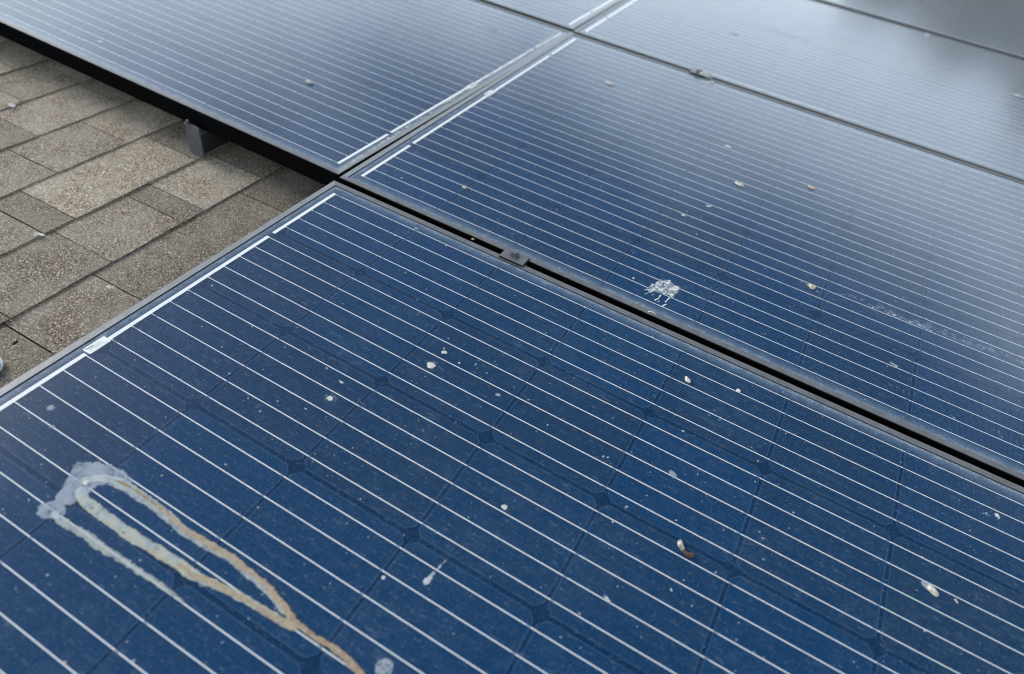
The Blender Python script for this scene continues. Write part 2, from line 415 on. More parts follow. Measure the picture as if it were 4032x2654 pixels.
def make_panel():
    root = bpy.data.objects.new('solar_panel', None); COL.objects.link(root); root.empty_display_size = .1
    for s in ('lo', 'hi', 'start', 'end'): frame_bar(root, s)
    hx, hy = L_PAN / 2 - 3, W_PAN / 2 - 3
    lam = mesh_obj('glass_laminate', box_mesh('glass_laminate', -hx, hx, -hy, hy, -4.5, 0.0), M_BACK, root); lam.color = lcolor(0, 0)
    c = [(CHX - CHAM, CHY), (CHX, CHY - CHAM), (CHX, -CHY + CHAM), (CHX - CHAM, -CHY), (-CHX + CHAM, -CHY), (-CHX, -CHY + CHAM), (-CHX, CHY - CHAM), (-CHX + CHAM, CHY)]
    cme = pyd('cell', [Vector((x, y, 0)) * MM for x, y in reversed(c)], [tuple(range(8))]); cme.materials.append(M_CELL)
    for i in range(10):
        for j in range(6):
            x, y = (i - 4.5) * PITCH, (j - 2.5) * PITCH
            o = mesh_obj('cell', cme, None, lam, Vector((x, y, .06)) * MM); o.color = lcolor(x, y)
    bars = []
    for flip in (0, 1):
        v, f = [], []; hw, mats = .54, []
        for i in range(10):
            x0, x1 = (i - 5) * PITCH + 1.4, (i - 4) * PITCH - 2.0 - 4.6
            xt0, xt1 = x1 + .1, x1 + 4.5
            dot = ((i - 4) * PITCH - 1.9, (i - 4) * PITCH + 1.1)
            for (a, b, w, m) in ((x0, x1, hw, 0), (xt0, xt1, .46, 1), (dot[0], dot[1], .7, 0)):
                if flip: a, b = -b, -a
                rect(v, f, a, b, -w, w, 0); mats.append(m)
        # last ends run on to the collector strips
        rect(v, f, -5 * PITCH - 5.0, -5 * PITCH + 1.3, -hw, hw, 0); mats.append(0)
        rect(v, f, 5 * PITCH - 1.9, 5 * PITCH + 5.0, -hw, hw, 0); mats.append(0)
        me = pyd('ribbon', [Vector(q) * MM for q in v], f); me.materials.append(M_BAR); me.materials.append(M_TAIL)
        me.polygons.foreach_set('material_index', mats); bars.append(me)
    for j in range(6):
        for k in range(-2, 3):
            y = (j - 2.5) * PITCH + k * BARP
            o = mesh_obj('ribbon', bars[j % 2], None, lam, Vector((0, y, .12)) * MM); o.color = lcolor(0, y)
    for sg in (-1, 1):
        for (j0, j1) in ((0, 0), (1, 2), (3, 4), (5, 5)):
            y0 = (j0 - 2.5) * PITCH - 2 * BARP - (24.0 if j0 == 5 else 1.5); y1 = (j1 - 2.5) * PITCH + 2 * BARP + (24.0 if j1 == 0 else 1.5)
            v, f = [], []; xa = 5 * PITCH + 4.6
            rect(v, f, xa, xa + 6.0, -(y1 - y0) / 2, (y1 - y0) / 2, 0)
            if sg < 0: v = [(-x, y, z) for x, y, z in v]; f = [tuple(reversed(q)) for q in f]
            o = mesh_obj('collector_strip', pyd('collector_strip', [Vector(q) * MM for q in v], f), M_BAR, lam, Vector((0, (y0 + y1) / 2, .16)) * MM); o.color = lcolor(0, (y0 + y1) / 2)
    add_sticker(lam)
    return root

def kids(o): return [c for c in bpy.data.objects if c.parent == o]
def copy_thing(o, parent=None):
    c = o.copy(); COL.objects.link(c); c.parent = parent
    for ch in CHILD.get(o.name, ()): copy_thing(ch, c)
    return c

proto = make_panel()
CHILD = {}
for o in bpy.data.objects:
    if o.parent is not None: CHILD.setdefault(o.parent.name, []).append(o)
PG = 'dark blue solar panels mounted side by side'
PANELS = [
    (793.75, -477.25, 0.0, 'front solar panel with long brown streaked stain, beside the bare shingles'),
    (793.75, 515.9, 0.0, 'solar panel across the black seam with white splat and a smeared nugget trail'),
    (-862.6, 531.7, math.pi - .012, 'solar panel whose black side hangs over the shingles above the rail end'),
    (793.75, 1503.7, -.006, 'solar panel beyond the far dropping-covered clamp, with pale streak along its edge'),
    (-863.0, 1528.0, math.pi - .012, 'solar panel showing only a small corner at the top edge, left of the crossing seams'),
    (800.0, 2505.0, -.006, 'darkest solar panel in the top right corner, past the last thin seam'),
]
for i, (x, y, rz, lab) in enumerate(PANELS):
    o = proto if i == 0 else copy_thing(proto)
    place(o, x, y, 0, rz); tag(o, lab, 'solar panel', PG)

# ------------------------------------------------------------------ rails
def make_rail(x, y0, y1, lab, plate):
    root = empty('mounting_rail', x, y0, Z_ROOF); tag(root, lab, 'rail', 'mounting rails under the panels')
    mesh_obj('rail_body', box_mesh('rail_body', -16, 16, 3, y1 - y0, 8, 48, .8), M_DARK, root)
    for yy in range(120, int(y1 - y0), 900):
        bm = bmesh.new(); box_bm(bm, -22, 22, yy, yy + 60, -2, 4); box_bm(bm, 16.5, 22, yy, yy + 60, 4.1, 40)
        mesh_obj('foot', bm_mesh('foot', bm), M_DARK, root)
    if plate:
        bm = bmesh.new(); box_bm(bm, -18.5, 18.5, 0, 2.4, .5, 65)
        box_bm(bm, -18.5, 18.5, -1.2, -.05, 63.0, 65.0); box_bm(bm, 16.9, 18.5, -1.2, -.05, .5, 62.9)
        mesh_obj('end_plate', bm_mesh('end_plate', bm, .25), M_RAIL, root)
        bm = bmesh.new(); bmesh.ops.create_cone(bm, cap_ends=True, segments=12, radius1=3.0 * MM, radius2=2.6 * MM, depth=7 * MM, matrix=Matrix.Translation(Vector((-11, 1.2, 68.4)) * MM))
        mesh_obj('stud', bm_mesh('stud', bm), M_RAIL, root)
    return root
make_rail(-384.5, 14.0, 1900.0, 'grey metal rail end plate standing on the shingles under the left panel edge', True)
make_rail(331.0, -950.0, 2400.0, 'dark rail hidden beneath the clamp inside the black seam', False)

# ------------------------------------------------------------------ clamps
def make_clamp(x, y, lab):
    root = empty('mid_clamp', x, y, 1.6); tag(root, lab, 'clamp', 'clamps holding neighbouring panels')
    bm = bmesh.new(); box_bm(bm, -22, 22, -13.2, 13.2, 0, 2.8)
    mesh_obj('plate', bm_mesh('plate', bm, .35), M_FRAME, root)
    bm = bmesh.new(); box_bm(bm, -21.5, 21.5, -5.6, -3.9, -24, -.1); box_bm(bm, -21.5, 21.5, 3.9, 5.6, -24, -.1); box_bm(bm, -21.5, 21.5, -3.8, 3.8, -24, -22.4)
    mesh_obj('web', bm_mesh('web', bm), M_CLAMP, root)
    bo = mesh_obj('bolt', None or bpy.data.meshes.new('bolt'), None, root); bm = bmesh.new()
    bmesh.ops.create_cone(bm, cap_ends=True, segments=6, radius1=7.6 * MM, radius2=7.6 * MM, depth=6.0 * MM, matrix=Matrix.Translation(Vector((-1.5, 2.5, 8.4)) * MM) @ Matrix.Rotation(.35, 4, 'Z'))
    bmesh.ops.bevel(bm, geom=[e for e in bm.edges if all(v.co.z > 8 * MM for v in e.verts)], offset=.8 * MM, segments=2, affect='EDGES')
    bmesh.ops.create_cone(bm, cap_ends=True, segments=20, radius1=4 * MM, radius2=4 * MM, depth=36 * MM, matrix=Matrix.Translation(Vector((-1.5, 2.5, -14)) * MM))
    bm.to_mesh(bo.data); bm.free(); bo.data.materials.append(M_BOLT)
    bm = bmesh.new()
    bmesh.ops.create_cone(bm, cap_ends=True, segments=28, radius1=8.6 * MM, radius2=8.2 * MM, depth=1.1 * MM, matrix=Matrix.Translation(Vector((-1.5, 2.5, 3.4)) * MM))
    bmesh.ops.create_cone(bm, cap_ends=True, segments=28, radius1=7.4 * MM, radius2=7.4 * MM, depth=1.3 * MM, matrix=Matrix.Translation(Vector((-1.5, 2.5, 4.65)) * MM))
    mesh_obj('washer', bm_mesh('washer', bm), M_CLAMP, root)
    v, f = [], []; rr = random.Random(5)
    for row in range(3):
        for k in range(4): rect(v, f, 8.5 + k * 3.0, 8.5 + k * 3.0 + 2.0, 2.2 - row * 3.2, 2.2 - row * 3.2 + 1.0, 2.86)
    mesh_obj('stamped_marks', pyd('stamped_marks', [Vector(q) * MM for q in v], f), M_SCRATCH, root)
    return root
make_clamp(330.0, 18.4, 'grey clamp with hex bolt bridging the black seam, clean and in focus')
make_clamp(336.0, 1010.0, 'far blurred clamp on the upper thin seam, crusted with pale droppings')

# ------------------------------------------------------------------ droppings: thin films and crusts with their own relief
def vnoise(x, y, s, seed, octv=4):
    tot = np.zeros_like(x); amp, nrm = 1.0, 0.0
    for k in range(octv):
        g = np.random.default_rng(seed + k * 101).random((64, 64)) * 2 - 1
        u, w = x / s * 2 ** k, y / s * 2 ** k
        i, j = np.floor(u).astype(int), np.floor(w).astype(int); fu, fw = u - i, w - j
        fu, fw = fu * fu * (3 - 2 * fu), fw * fw * (3 - 2 * fw)
        a = g[i % 64, j % 64]; b = g[(i + 1) % 64, j % 64]; c = g[i % 64, (j + 1) % 64]; d = g[(i + 1) % 64, (j + 1) % 64]
        tot += amp * ((a * (1 - fu) + b * fu) * (1 - fw) + (c * (1 - fu) + d * fu) * fw); nrm += amp; amp *= .55
    return tot / nrm

def seg_dist(X, Y, p, q, rp, rq):
    px, py = p; qx, qy = q; vx, vy = qx - px, qy - py; L2 = vx * vx + vy * vy + 1e-9
    tt = np.clip(((X - px) * vx + (Y - py) * vy) / L2, 0, 1)
    return (rp + (rq - rp) * tt) - np.hypot(X - px - tt * vx, Y - py - tt * vy)

def sdf(X, Y, s):
    k = s['k']
    if k == 'ell':
        c, sn = math.cos(s.get('rot', 0)), math.sin(s.get('rot', 0)); dx_, dy_ = X - s['c'][0], Y - s['c'][1]
        u, w = (dx_ * c + dy_ * sn) / s['r'][0], (-dx_ * sn + dy_ * c) / s['r'][1]
        return (1 - np.hypot(u, w)) * min(s['r'])
    if k == 'stroke':
        d = np.full_like(X, -1e9); P = s['p']; W = s['w']
        W = [W] * len(P) if isinstance(W, (int, float)) else list(np.interp(np.linspace(0, 1, len(P)), np.linspace(0, 1, len(W)), W))
        for a in range(len(P) - 1): d = np.maximum(d, seg_dist(X, Y, P[a], P[a + 1], W[a], W[a + 1]))
        return d
    P = s['p']; ins = np.zeros(X.shape, bool); d = np.full_like(X, 1e9)
    for a in range(len(P)):
        p, q = P[a], P[(a + 1) % len(P)]
        d = np.minimum(d, -seg_dist(X, Y, p, q, 0, 0))
        with np.errstate(divide='ignore', invalid='ignore'):
            c_ = ((p[1] > Y) != (q[1] > Y)) & (X < (q[0] - p[0]) * (Y - p[1]) / ((q[1] - p[1]) + 1e-12) + p[0])
        ins ^= c_
    return np.where(ins, d, -d)

def film(name, label, cat, layers, res, seed, group=None, pad=4.0, z=.25):
    xs_, ys_ = [], []
    for s in layers:
        if s['k'] == 'ell': m = max(s['r']); xs_ += [s['c'][0] - m, s['c'][0] + m]; ys_ += [s['c'][1] - m, s['c'][1] + m]
        else:
            m = np.max(s.get('w', 0)); xs_ += [p[0] + q for p in s['p'] for q in (-m, m)]; ys_ += [p[1] + q for p in s['p'] for q in (-m, m)]
    x0, x1, y0, y1 = min(xs_) - pad, max(xs_) + pad, min(ys_) - pad, max(ys_) + pad
    nx, ny = max(4, int((x1 - x0) / res)), max(4, int((y1 - y0) / res))
    X, Y = np.meshgrid(np.linspace(x0, x1, nx), np.linspace(y0, y1, ny), indexing='ij')
    A = np.zeros_like(X); H = np.zeros_like(X); C = np.zeros(X.shape + (3,))
    for k, s in enumerate(layers):
        d = sdf(X, Y, s) + s.get('grow', 0) + s.get('na', 1.0) * (vnoise(X, Y, s.get('ns', 6.0), seed * 13 + k * 977) + .5 * vnoise(X, Y, s.get('ns', 6.0) / 4, seed * 29 + k * 431))
        cov = np.clip(d / s.get('soft', 1.0) + .0, 0, 1); cov = cov * cov * (3 - 2 * cov)
        n2 = vnoise(X, Y, s.get('cs', 3.0), seed * 17 + k * 313 + 5)
        if 'hole' in s: cov = cov * np.clip((vnoise(X, Y, s.get('hs', 2.0), seed * 7 + k) + s['hole']) * 5, 0, 1)
        a = cov * s.get('a', .9) * np.clip(1 + s.get('av', .15) * n2 * 2, 0, 1.0)
        c0, c1 = np.array(s['c0']), np.array(s.get('c1', s['c0'])); tt = np.clip(n2 * 1.4 + .5, 0, 1)[..., None]
        col = c0 * (1 - tt) + c1 * tt
        if 'rim' in s:
            rim = np.exp(-(np.clip(d, 0, 99) / s.get('rw', 1.2)) ** 2)[..., None]; col = col * (1 - rim) + np.array(s['rim']) * rim
        na = a + A * (1 - a); C = np.where(na[..., None] > 1e-6, (col * a[..., None] + C * (A * (1 - a))[..., None]) / np.maximum(na, 1e-6)[..., None], col); A = na
        H = np.maximum(H, cov * s.get('h', .2) * (1 + .5 * n2))
    keep = A > .04
    fk = keep[:-1, :-1] | keep[1:, :-1] | keep[:-1, 1:] | keep[1:, 1:]
    idx = -np.ones(X.shape, int); used = np.zeros(X.shape, bool)
    used[:-1, :-1] |= fk; used[1:, :-1] |= fk; used[:-1, 1:] |= fk; used[1:, 1:] |= fk
    idx[used] = np.arange(used.sum())
    cx, cy = (x0 + x1) / 2, (y0 + y1) / 2
    V = np.stack([X[used] - cx, Y[used] - cy, H[used] + .02], 1) * MM
    ii, jj = np.nonzero(fk)
    F = np.stack([idx[ii, jj], idx[ii + 1, jj], idx[ii + 1, jj + 1], idx[ii, jj + 1]], 1)
    me = bpy.data.meshes.new(name); me.from_pydata(V.tolist(), [], F.tolist()); me.update()
    at = me.attributes.new('Col', 'FLOAT_COLOR', 'POINT'); at.data.foreach_set('color', np.concatenate([C[used], A[used][:, None]], 1).astype(np.float32).ravel())
    me.polygons.foreach_set('use_smooth', [True] * len(me.polygons))
    o = mesh_obj(name, me, M_DROP); place(o, cx, cy, z); tag(o, label, cat, group); return o

WHITE = (.84, .84, .79); CREAM = (.66, .58, .45); TAN = (.36, .265, .16); BROWN = (.065, .045, .028); PALEB = (.23, .32, .50); GREEN = (.42, .46, .40); GREY = (.38, .42, .45); DUSTC = (.30, .37, .47)
DG = 'bird droppings on the panels'
HEAD = [(126.6,-600.5),(123.9,-607.9),(132.3,-616.7),(134.7,-622.7),(141.4,-634.3),(143.3,-641.4),(145.3,-645.3),(142.1,-652.5),(141.2,-659.2),(146.4,-663.7),(152.9,-663.4),(164.3,-657.5),(164.0,-650.2),(154.3,-645.4),(156.7,-640.8),(160.9,-639.0),(159.0,-631.0),(162.5,-620.3),(162.0,-613.1),(163.8,-607.6),(171.8,-600.0),(185.0,-596.6),(187.1,-587.6),(172.5,-586.3),(159.2,-586.3),(150.4,-590.0),(141.2,-591.7),(136.7,-597.0),(129.2,-599.8)]
LEGA = [(146.6,-611.5),(159.4,-600.7),(177.8,-596.0),(191.0,-594.4),(212.5,-594.3),(234.1,-594.7),(256.6,-596.2),(278.1,-599.0),(299.1,-598.0),(318.0,-597.1),(339.5,-595.4),(361.2,-597.9),(377.0,-598.6),(391.3,-600.0),(406.3,-604.2),(422.1,-607.7),(435.4,-612.5),(459.1,-613.6),(478.7,-612.4),(495.8,-612.6),(525.1,-618.3),(552.0,-621.8),(590,-628)]
LEGB = [(155.4,-625.0),(169.2,-630.5),(180.7,-631.0),(204.6,-631.4),(230.5,-632.1),(255.7,-630.9),(278.1,-629.5),(302.6,-628.4),(319.7,-629.9),(338.9,-626.4),(356.9,-623.6),(380.1,-620.8),(406.1,-619.5),(423.2,-618.5),(438.0,-617.3)]
LEGC = [(158.8,-653.5),(181.5,-654.4),(203.3,-651.8),(225.2,-652.6),(240.6,-651.9),(259.3,-650.8),(279.0,-650.6),(297.3,-649.5),(316.4,-649.4),(334.1,-650.0)]
LEGC = [(x, y - 3.2) for x, y in LEGC]
film('bird_dropping', 'long three-legged stain of brown and pale runs at the lower left of the front panel', 'bird dropping', [
    dict(k='poly', p=HEAD, c0=(.38, .44, .52), c1=(.48, .53, .58), a=.66, av=.4, grow=2.5, soft=1.6, na=3.4, ns=8, cs=9, h=.12, rim=(.44, .50, .58), rw=1.2),
    dict(k='stroke', p=[(x, y - 1.6) for x, y in LEGA[:16]], w=[4.4, 5.9, 6.4, 5.9, 5.6, 5.3, 5.2, 4.8, 4.4, 4.1], c0=(.44, .50, .52), c1=(.53, .56, .50), a=.74, av=.35, soft=1.2, na=1.8, ns=8, cs=7, h=.16, rim=(.40, .44, .42)),
    dict(k='stroke', p=LEGB, w=[5.2, 6.7, 6.8, 6.4, 6.2, 6.4, 6.1, 5.2, 4.8, 4.6, 4.4, 4.3], c0=(.46, .52, .52), c1=(.57, .57, .47), a=.80, av=.3, soft=1.2, na=1.8, ns=8, cs=8, h=.2, rim=(.46, .46, .37)),
    dict(k='stroke', p=LEGC, w=[5.0, 4.7, 5.2, 5.3, 3.8, 3.6, 3.3, 3.1, 2.7, 1.9], c0=(.58, .64, .60), c1=(.66, .68, .60), a=.58, av=.2, soft=1.2, na=2.4, ns=6, cs=8, h=.18, rim=(.48, .49, .40)),
    dict(k='stroke', p=LEGA[1:7], w=[0.4, 1.6, 1.9, 1.9, 2.2], c0=TAN, c1=(.27, .20, .13), a=.95, soft=1.0, na=2.2, ns=6, h=.35),
    dict(k='stroke', p=LEGA[5:], w=[2.1, 3.4, 3.7, 3.8, 3.6, 3.8, 3.7, 3.1, 3.1, 3.3, 3.3, 3.0], c0=TAN, c1=(.45, .36, .25), a=.96, soft=1.0, na=2.2, ns=6, cs=3, h=.45),
    dict(k='stroke', p=LEGA[1:6], w=[.2, .8, .9, .6], c0=(.16, .105, .06), c1=TAN, a=.85, soft=.8, na=.9, ns=4, h=.4),
    dict(k='stroke', p=[(x + 3, y - 2.8) for x, y in LEGB[3:8]], w=[1.0, 2.2, 3.0, 3.6], c0=(.46, .38, .26), c1=(.44, .42, .32), a=.8, soft=1.6, na=2.2, ns=6, cs=3, h=.3),
    dict(k='stroke', p=LEGB[7:], w=[3.0, 3.6, 3.4, 3.4, 3.3], c0=TAN, c1=(.45, .36, .24), a=.95, soft=1.0, na=2.0, ns=6, cs=3, h=.45),
    dict(k='ell', c=(152.5, -615.2), r=(3.4, 3.0), c0=(.60, .48, .30), c1=WHITE, a=.97, soft=.7, na=1.0, ns=2, cs=1, h=1.6),
    dict(k='ell', c=(182.1, -632.1), r=(3.6, 2.6), c0=(.20, .21, .19), a=.7, soft=1, na=.8, ns=3, h=.3),
    dict(k='ell', c=(145.5, -624.1), r=(4.6, 2.0), rot=.8, c0=(.26, .27, .25), a=.6, soft=1, na=1.2, ns=3, h=.3),
    dict(k='ell', c=(230.8, -633.6), r=(1.6, 1.3), c0=BROWN, a=.9, soft=.5, na=.5, ns=2, h=.3),
], .8, 3, DG)

SPLAT = [(540.2,92.9),(543.9,103.1),(546.4,111.2),(549.7,121.2),(556.5,125.2),(564.5,130.8),(566.7,125.6),(575.0,123.3),(583.1,123.4),(585.6,118.0),(584.0,110.7),(584.3,100.1),(582.3,88.5),(577.1,89.9),(570.7,90.9),(563.2,87.5),(555.5,86.4),(547.8,78.1),(539.9,79.3),(543.9,88.4)]
FING = [[(577.9,85.7),(577.2,78.2),(576.2,71.6)],[(579.2,66.9),(575.8,59.8)],[(563.8,82.1),(563.9,72.7),(561.0,65.9)],[(541.0,83.7),(537.5,78.0)],[(543.9,74.0),(541.3,68.4)],[(553.7,76.7),(551.8,72.9)],[(566.7,66.7),(565.0,62.5)],[(548.8,82.5),(545.7,75.3)]]
film('bird_dropping', 'broad broken white splat with dripping fingers, just across the black seam', 'bird dropping', [
    dict(k='poly', p=SPLAT, c0=(.26, .31, .36), c1=(.40, .44, .46), a=.72, av=.5, soft=1.0, na=3.0, ns=6, cs=2.2, h=.2),
    dict(k='poly', p=SPLAT, c0=(.70, .71, .69), c1=(.9, .9, .86), a=.86, soft=.6, na=2.6, ns=5, cs=2, hole=-.03, hs=3.6, h=.6),
] + [dict(k='stroke', p=f_, w=[1.5, 1.1, 1.7] if i < 3 else [1.3, .6], c0=WHITE, c1=(.6, .62, .62), a=.92, soft=.6, na=.7, ns=2.5, h=.5) for i, f_ in enumerate(FING)] + [
    dict(k='ell', c=(580.5, 116.5), r=(4.6, 3.4), c0=WHITE, c1=CREAM, a=.98, soft=.6, na=1.2, ns=3, cs=2, h=1.6),
    dict(k='ell', c=(576.4, 109.0), r=(5.2, 4.2), c0=CREAM, c1=WHITE, a=.98, soft=.6, na=1.4, ns=3, cs=2, h=1.8),
    dict(k='ell', c=(578.3, 94.3), r=(3.8, 3.4), c0=WHITE, c1=CREAM, a=.97, soft=.6, na=1.0, ns=3, cs=2, h=1.2),
    dict(k='ell', c=(549.0, 88.0), r=(4.4, 2.6), rot=1.0, c0=(.6, .62, .62), c1=WHITE, a=.9, soft=.6, na=1.2, ns=3, h=.6),
    dict(k='ell', c=(592, 127), r=(9, 5), rot=.4, c0=DUSTC, a=.35, av=.6, soft=3, na=3, ns=5, hole=.1, h=.03),
], .45, 11, DG)

TRAIL = [(780.7,268.0),(797.1,268.0),(816.6,278.3),(836.0,289.4),(850.1,290.0),(868.9,284.9),(885.2,290.0),(903.2,287.9),(928.8,286.9),(954.1,286.9),(987.0,290.7),(1003.5,290.7),(1028.1,288.8),(1052.1,293.5),(1076.0,296.3),(1091.8,297.3),(1125.0,296)]
film('smear_trail', 'faint milky smear trailing away from the tan nugget across the panel past the seam', 'smear', [
    dict(k='stroke', p=TRAIL, w=[3, 5, 6, 7, 8, 7, 11, 13, 13, 12, 13, 14, 13, 12, 12, 11], c0=(.34, .42, .52), c1=(.44, .50, .58), a=.40, av=.9, soft=9, na=9, ns=14, cs=4, hole=.12, hs=5, h=.02),
    dict(k='stroke', p=[(p[0], p[1] - 4) for p in TRAIL[5:12]], w=[2, 4, 4, 3, 2], c0=(.5, .56, .60), a=.7, av=.9, soft=2.5, na=4, ns=7, cs=2.5, hole=-.02, hs=3.5, h=.02),
    dict(k='ell', c=(770, 270), r=(22, 13), rot=-.5, c0=(.45, .51, .56), a=.75, av=.9, soft=5, na=7, ns=7, hole=-.1, hs=4, h=.03),
], 1.1, 21)

def lump(name, label, c, axes, rz, cols, seed, top=(0, 0), grp=DG, flat=.0, bend=None):
    """a crusty nugget with real height"""
    bm = bmesh.new(); bmesh.ops.create_icosphere(bm, subdivisions=4, radius=1.0)
    off = Vector((seed * 3.1, seed * 1.7, 0)); cl = []
    c_, s_ = math.cos(rz), math.sin(rz)
    for v in bm.verts:
        q = v.co.copy(); k = 1 + .24 * mnoise.noise(q * 1.6 + off) + .17 * mnoise.noise(q * 4.3 + off) + .08 * mnoise.noise(q * 11 + off)
        n_ = mnoise.noise(q * 2.4 + off * 2) * .9 + mnoise.noise(q * 7 + off) * .5
        t_ = min(1, max(0, .5 + 1.3 * n_)); cl.append([cols[0][i] * (1 - t_) + cols[1][i] * t_ for i in range(3)] + [1.0])
        q = Vector((q.x * axes[0] * .86, q.y * axes[1] * .86, (q.z + .55) * axes[2] * .72)) * k
        q.z = max(q.z, -.02)
        v.co = Vector((q.x * c_ - q.y * s_, q.x * s_ + q.y * c_, q.z)) * MM
    me = bm_mesh(name, bm); at = me.attributes.new('Col', 'FLOAT_COLOR', 'POINT'); at.data.foreach_set('color', np.array(cl, np.float32).ravel())
    me.polygons.foreach_set('use_smooth', [True] * len(me.polygons))
    o = mesh_obj(name, me, M_DROP); place(o, c[0], c[1], .2); tag(o, label, 'bird dropping', grp); return o

def worm(label, pts, rad, seed):
    """curled brown pellet with a crusty white end"""
    P = [Vector((p[0], p[1], 0)) for p in pts]
    def cat(i, t):
        a, b, c, d = P[max(0, i - 1)], P[i], P[i + 1], P[min(len(P) - 1, i + 2)]
        return .5 * ((2 * b) + (c - a) * t + (2 * a - 5 * b + 4 * c - d) * t * t + (3 * b - a - 3 * c + d) * t ** 3)
    path = [cat(i, k / 6) for i in range(len(P) - 1) for k in range(6)] + [P[-1]]
    ctr = sum(path, Vector()) / len(path); v, f, cl = [], [], []; ns = 14
    for i, p in enumerate(path):
        tan = (path[min(i + 1, len(path) - 1)] - path[max(i - 1, 0)]).normalized(); sd_ = Vector((-tan.y, tan.x, 0))
        u = i / (len(path) - 1); cap = math.sqrt(max(.02, 1 - max(0, (abs(u - .5) * 2 - .86) / .14) ** 2)); rr = rad * cap * (1.0 + .12 * math.sin(u * 9))
        for k in range(ns):
            a = 2 * math.pi * k / ns; dr = sd_ * math.cos(a) + Vector((0, 0, 1)) * math.sin(a)
            q = p - ctr + Vector((0, 0, rad * .85)) + dr * rr * (1 + .16 * mnoise.noise((p + dr * 2) * .55) + .08 * mnoise.noise((p + dr * 2) * 1.7))
            v.append(q); w = mnoise.noise((p + dr * 2.5) * .9 + Vector((seed, 0, 0)))
            b_ = min(1, max(0, .5 + w)); col = [BROWN[j] * (1 - b_) + (.13, .10, .07)[j] * b_ for j in range(3)]
            if u < .40 and w > -.25 + u * 1.1: col = list((.74, .68, .57))
            cl.append(col + [1.0])
    for i in range(len(path) - 1):
        for k in range(ns): f.append((i * ns + k, i * ns + (k + 1) % ns, (i + 1) * ns + (k + 1) % ns, (i + 1) * ns + k))
    f.append(tuple(range(ns))); f.append(tuple((len(path) - 1) * ns + k for k in reversed(range(ns))))
    me = pyd('bird_dropping', [q * MM for q in v], f, True); at = me.attributes.new('Col', 'FLOAT_COLOR', 'POINT'); at.data.foreach_set('color', np.array(cl, np.float32).ravel())
    o = mesh_obj('bird_dropping', me, M_DROP); place(o, ctr.x, ctr.y, .2); tag(o, label, 'bird dropping', DG)
worm('curled dark brown pellet with a crusty white end', [(731.5, -319.5), (734.6, -324.6), (738.3, -327.8), (741.2, -330.2), (745.2, -331.2), (748.6, -330.4), (751.0, -327.0)], 2.5, 4)

lump('bird_dropping', 'plump cream nugget casting a dark shadow near the seam on the front panel', (660.5, -72.0), (6.6, 3.6, 3.8), -.75, ((.80, .76, .68), (.56, .46, .35)), 2)
lump('bird_dropping', 'small round white blob touching a white line near the seam', (728.6, -47.2), (3.6, 3.4, 1.4), 0, ((.80, .79, .74), (.72, .68, .6)), 3)
lump('bird_dropping', 'white oval with two brown patches at the right of the front panel', (1001.8, -216.4), (8.2, 5.2, 1.9), -.62, ((.82, .78, .68), (.40, .31, .22)), 5)
film('stain', 'pale translucent ghost mark half under the white oval', 'stain', [dict(k='ell', c=(994.8, -213.6), r=(6.8, 4.6), rot=-.4, c0=(.34, .40, .46), a=.85, soft=.6, na=.5, h=.1)], .4, 31)
lump('bird_dropping', 'tan and white nugget at the head of the milky smear trail', (773.5, 269.0), (7.4, 6.0, 3.6), -.5, ((.78, .72, .60), (.42, .32, .21)), 7)
lump('bird_dropping', 'white nugget with dark shadow near the left end of the panel across the seam', (155.4, 144.4), (4.4, 3.8, 4.6), .3, ((.76, .73, .66), (.40, .36, .30)), 8)
lump('bird_dropping', 'elongated white nugget, left one of the blurred pair across the black seam', (577.3, 521.5), (11, 6.4, 2.6), -.2, ((.76, .74, .66), (.52, .46, .36)), 9)
lump('bird_dropping', 'orange-tan nugget, right one of the blurred pair across the black seam', (708.0, 617.1), (9, 6.4, 3.0), -.3, ((.66, .56, .42), (.48, .34, .22)), 10)
lump('bird_dropping', 'blurred cream lump far up the panel across the seam, near its upper left', (179.8, 774.1), (13, 8, 3.0), -.2, ((.68, .66, .58), (.5, .45, .36)), 12)
lump('bird_dropping', 'pale crumbly lump with dark underside on the left panel above the shingles', (-321.0, 278.0), (10, 5.6, 5.0), .0, ((.66, .63, .55), (.38, .35, .29)), 13)
lump('bird_dropping', 'lumpy pale crust piled on the far blurred clamp', (352, 1012), (21, 13, 9), .1, ((.62, .62, .56), (.42, .42, .38)), 14)
lump('bird_dropping', 'small cream blob just below the far clamp', (380, 983), (7, 6, 2.4), .1, ((.70, .68, .60), (.5, .46, .38)), 15)
lump('bird_dropping', 'blurred cream blob at the right picture edge on the far panel', (1127, 1606), (15, 7, 3), -.2, ((.60, .58, .50), (.5, .45, .38)), 16)

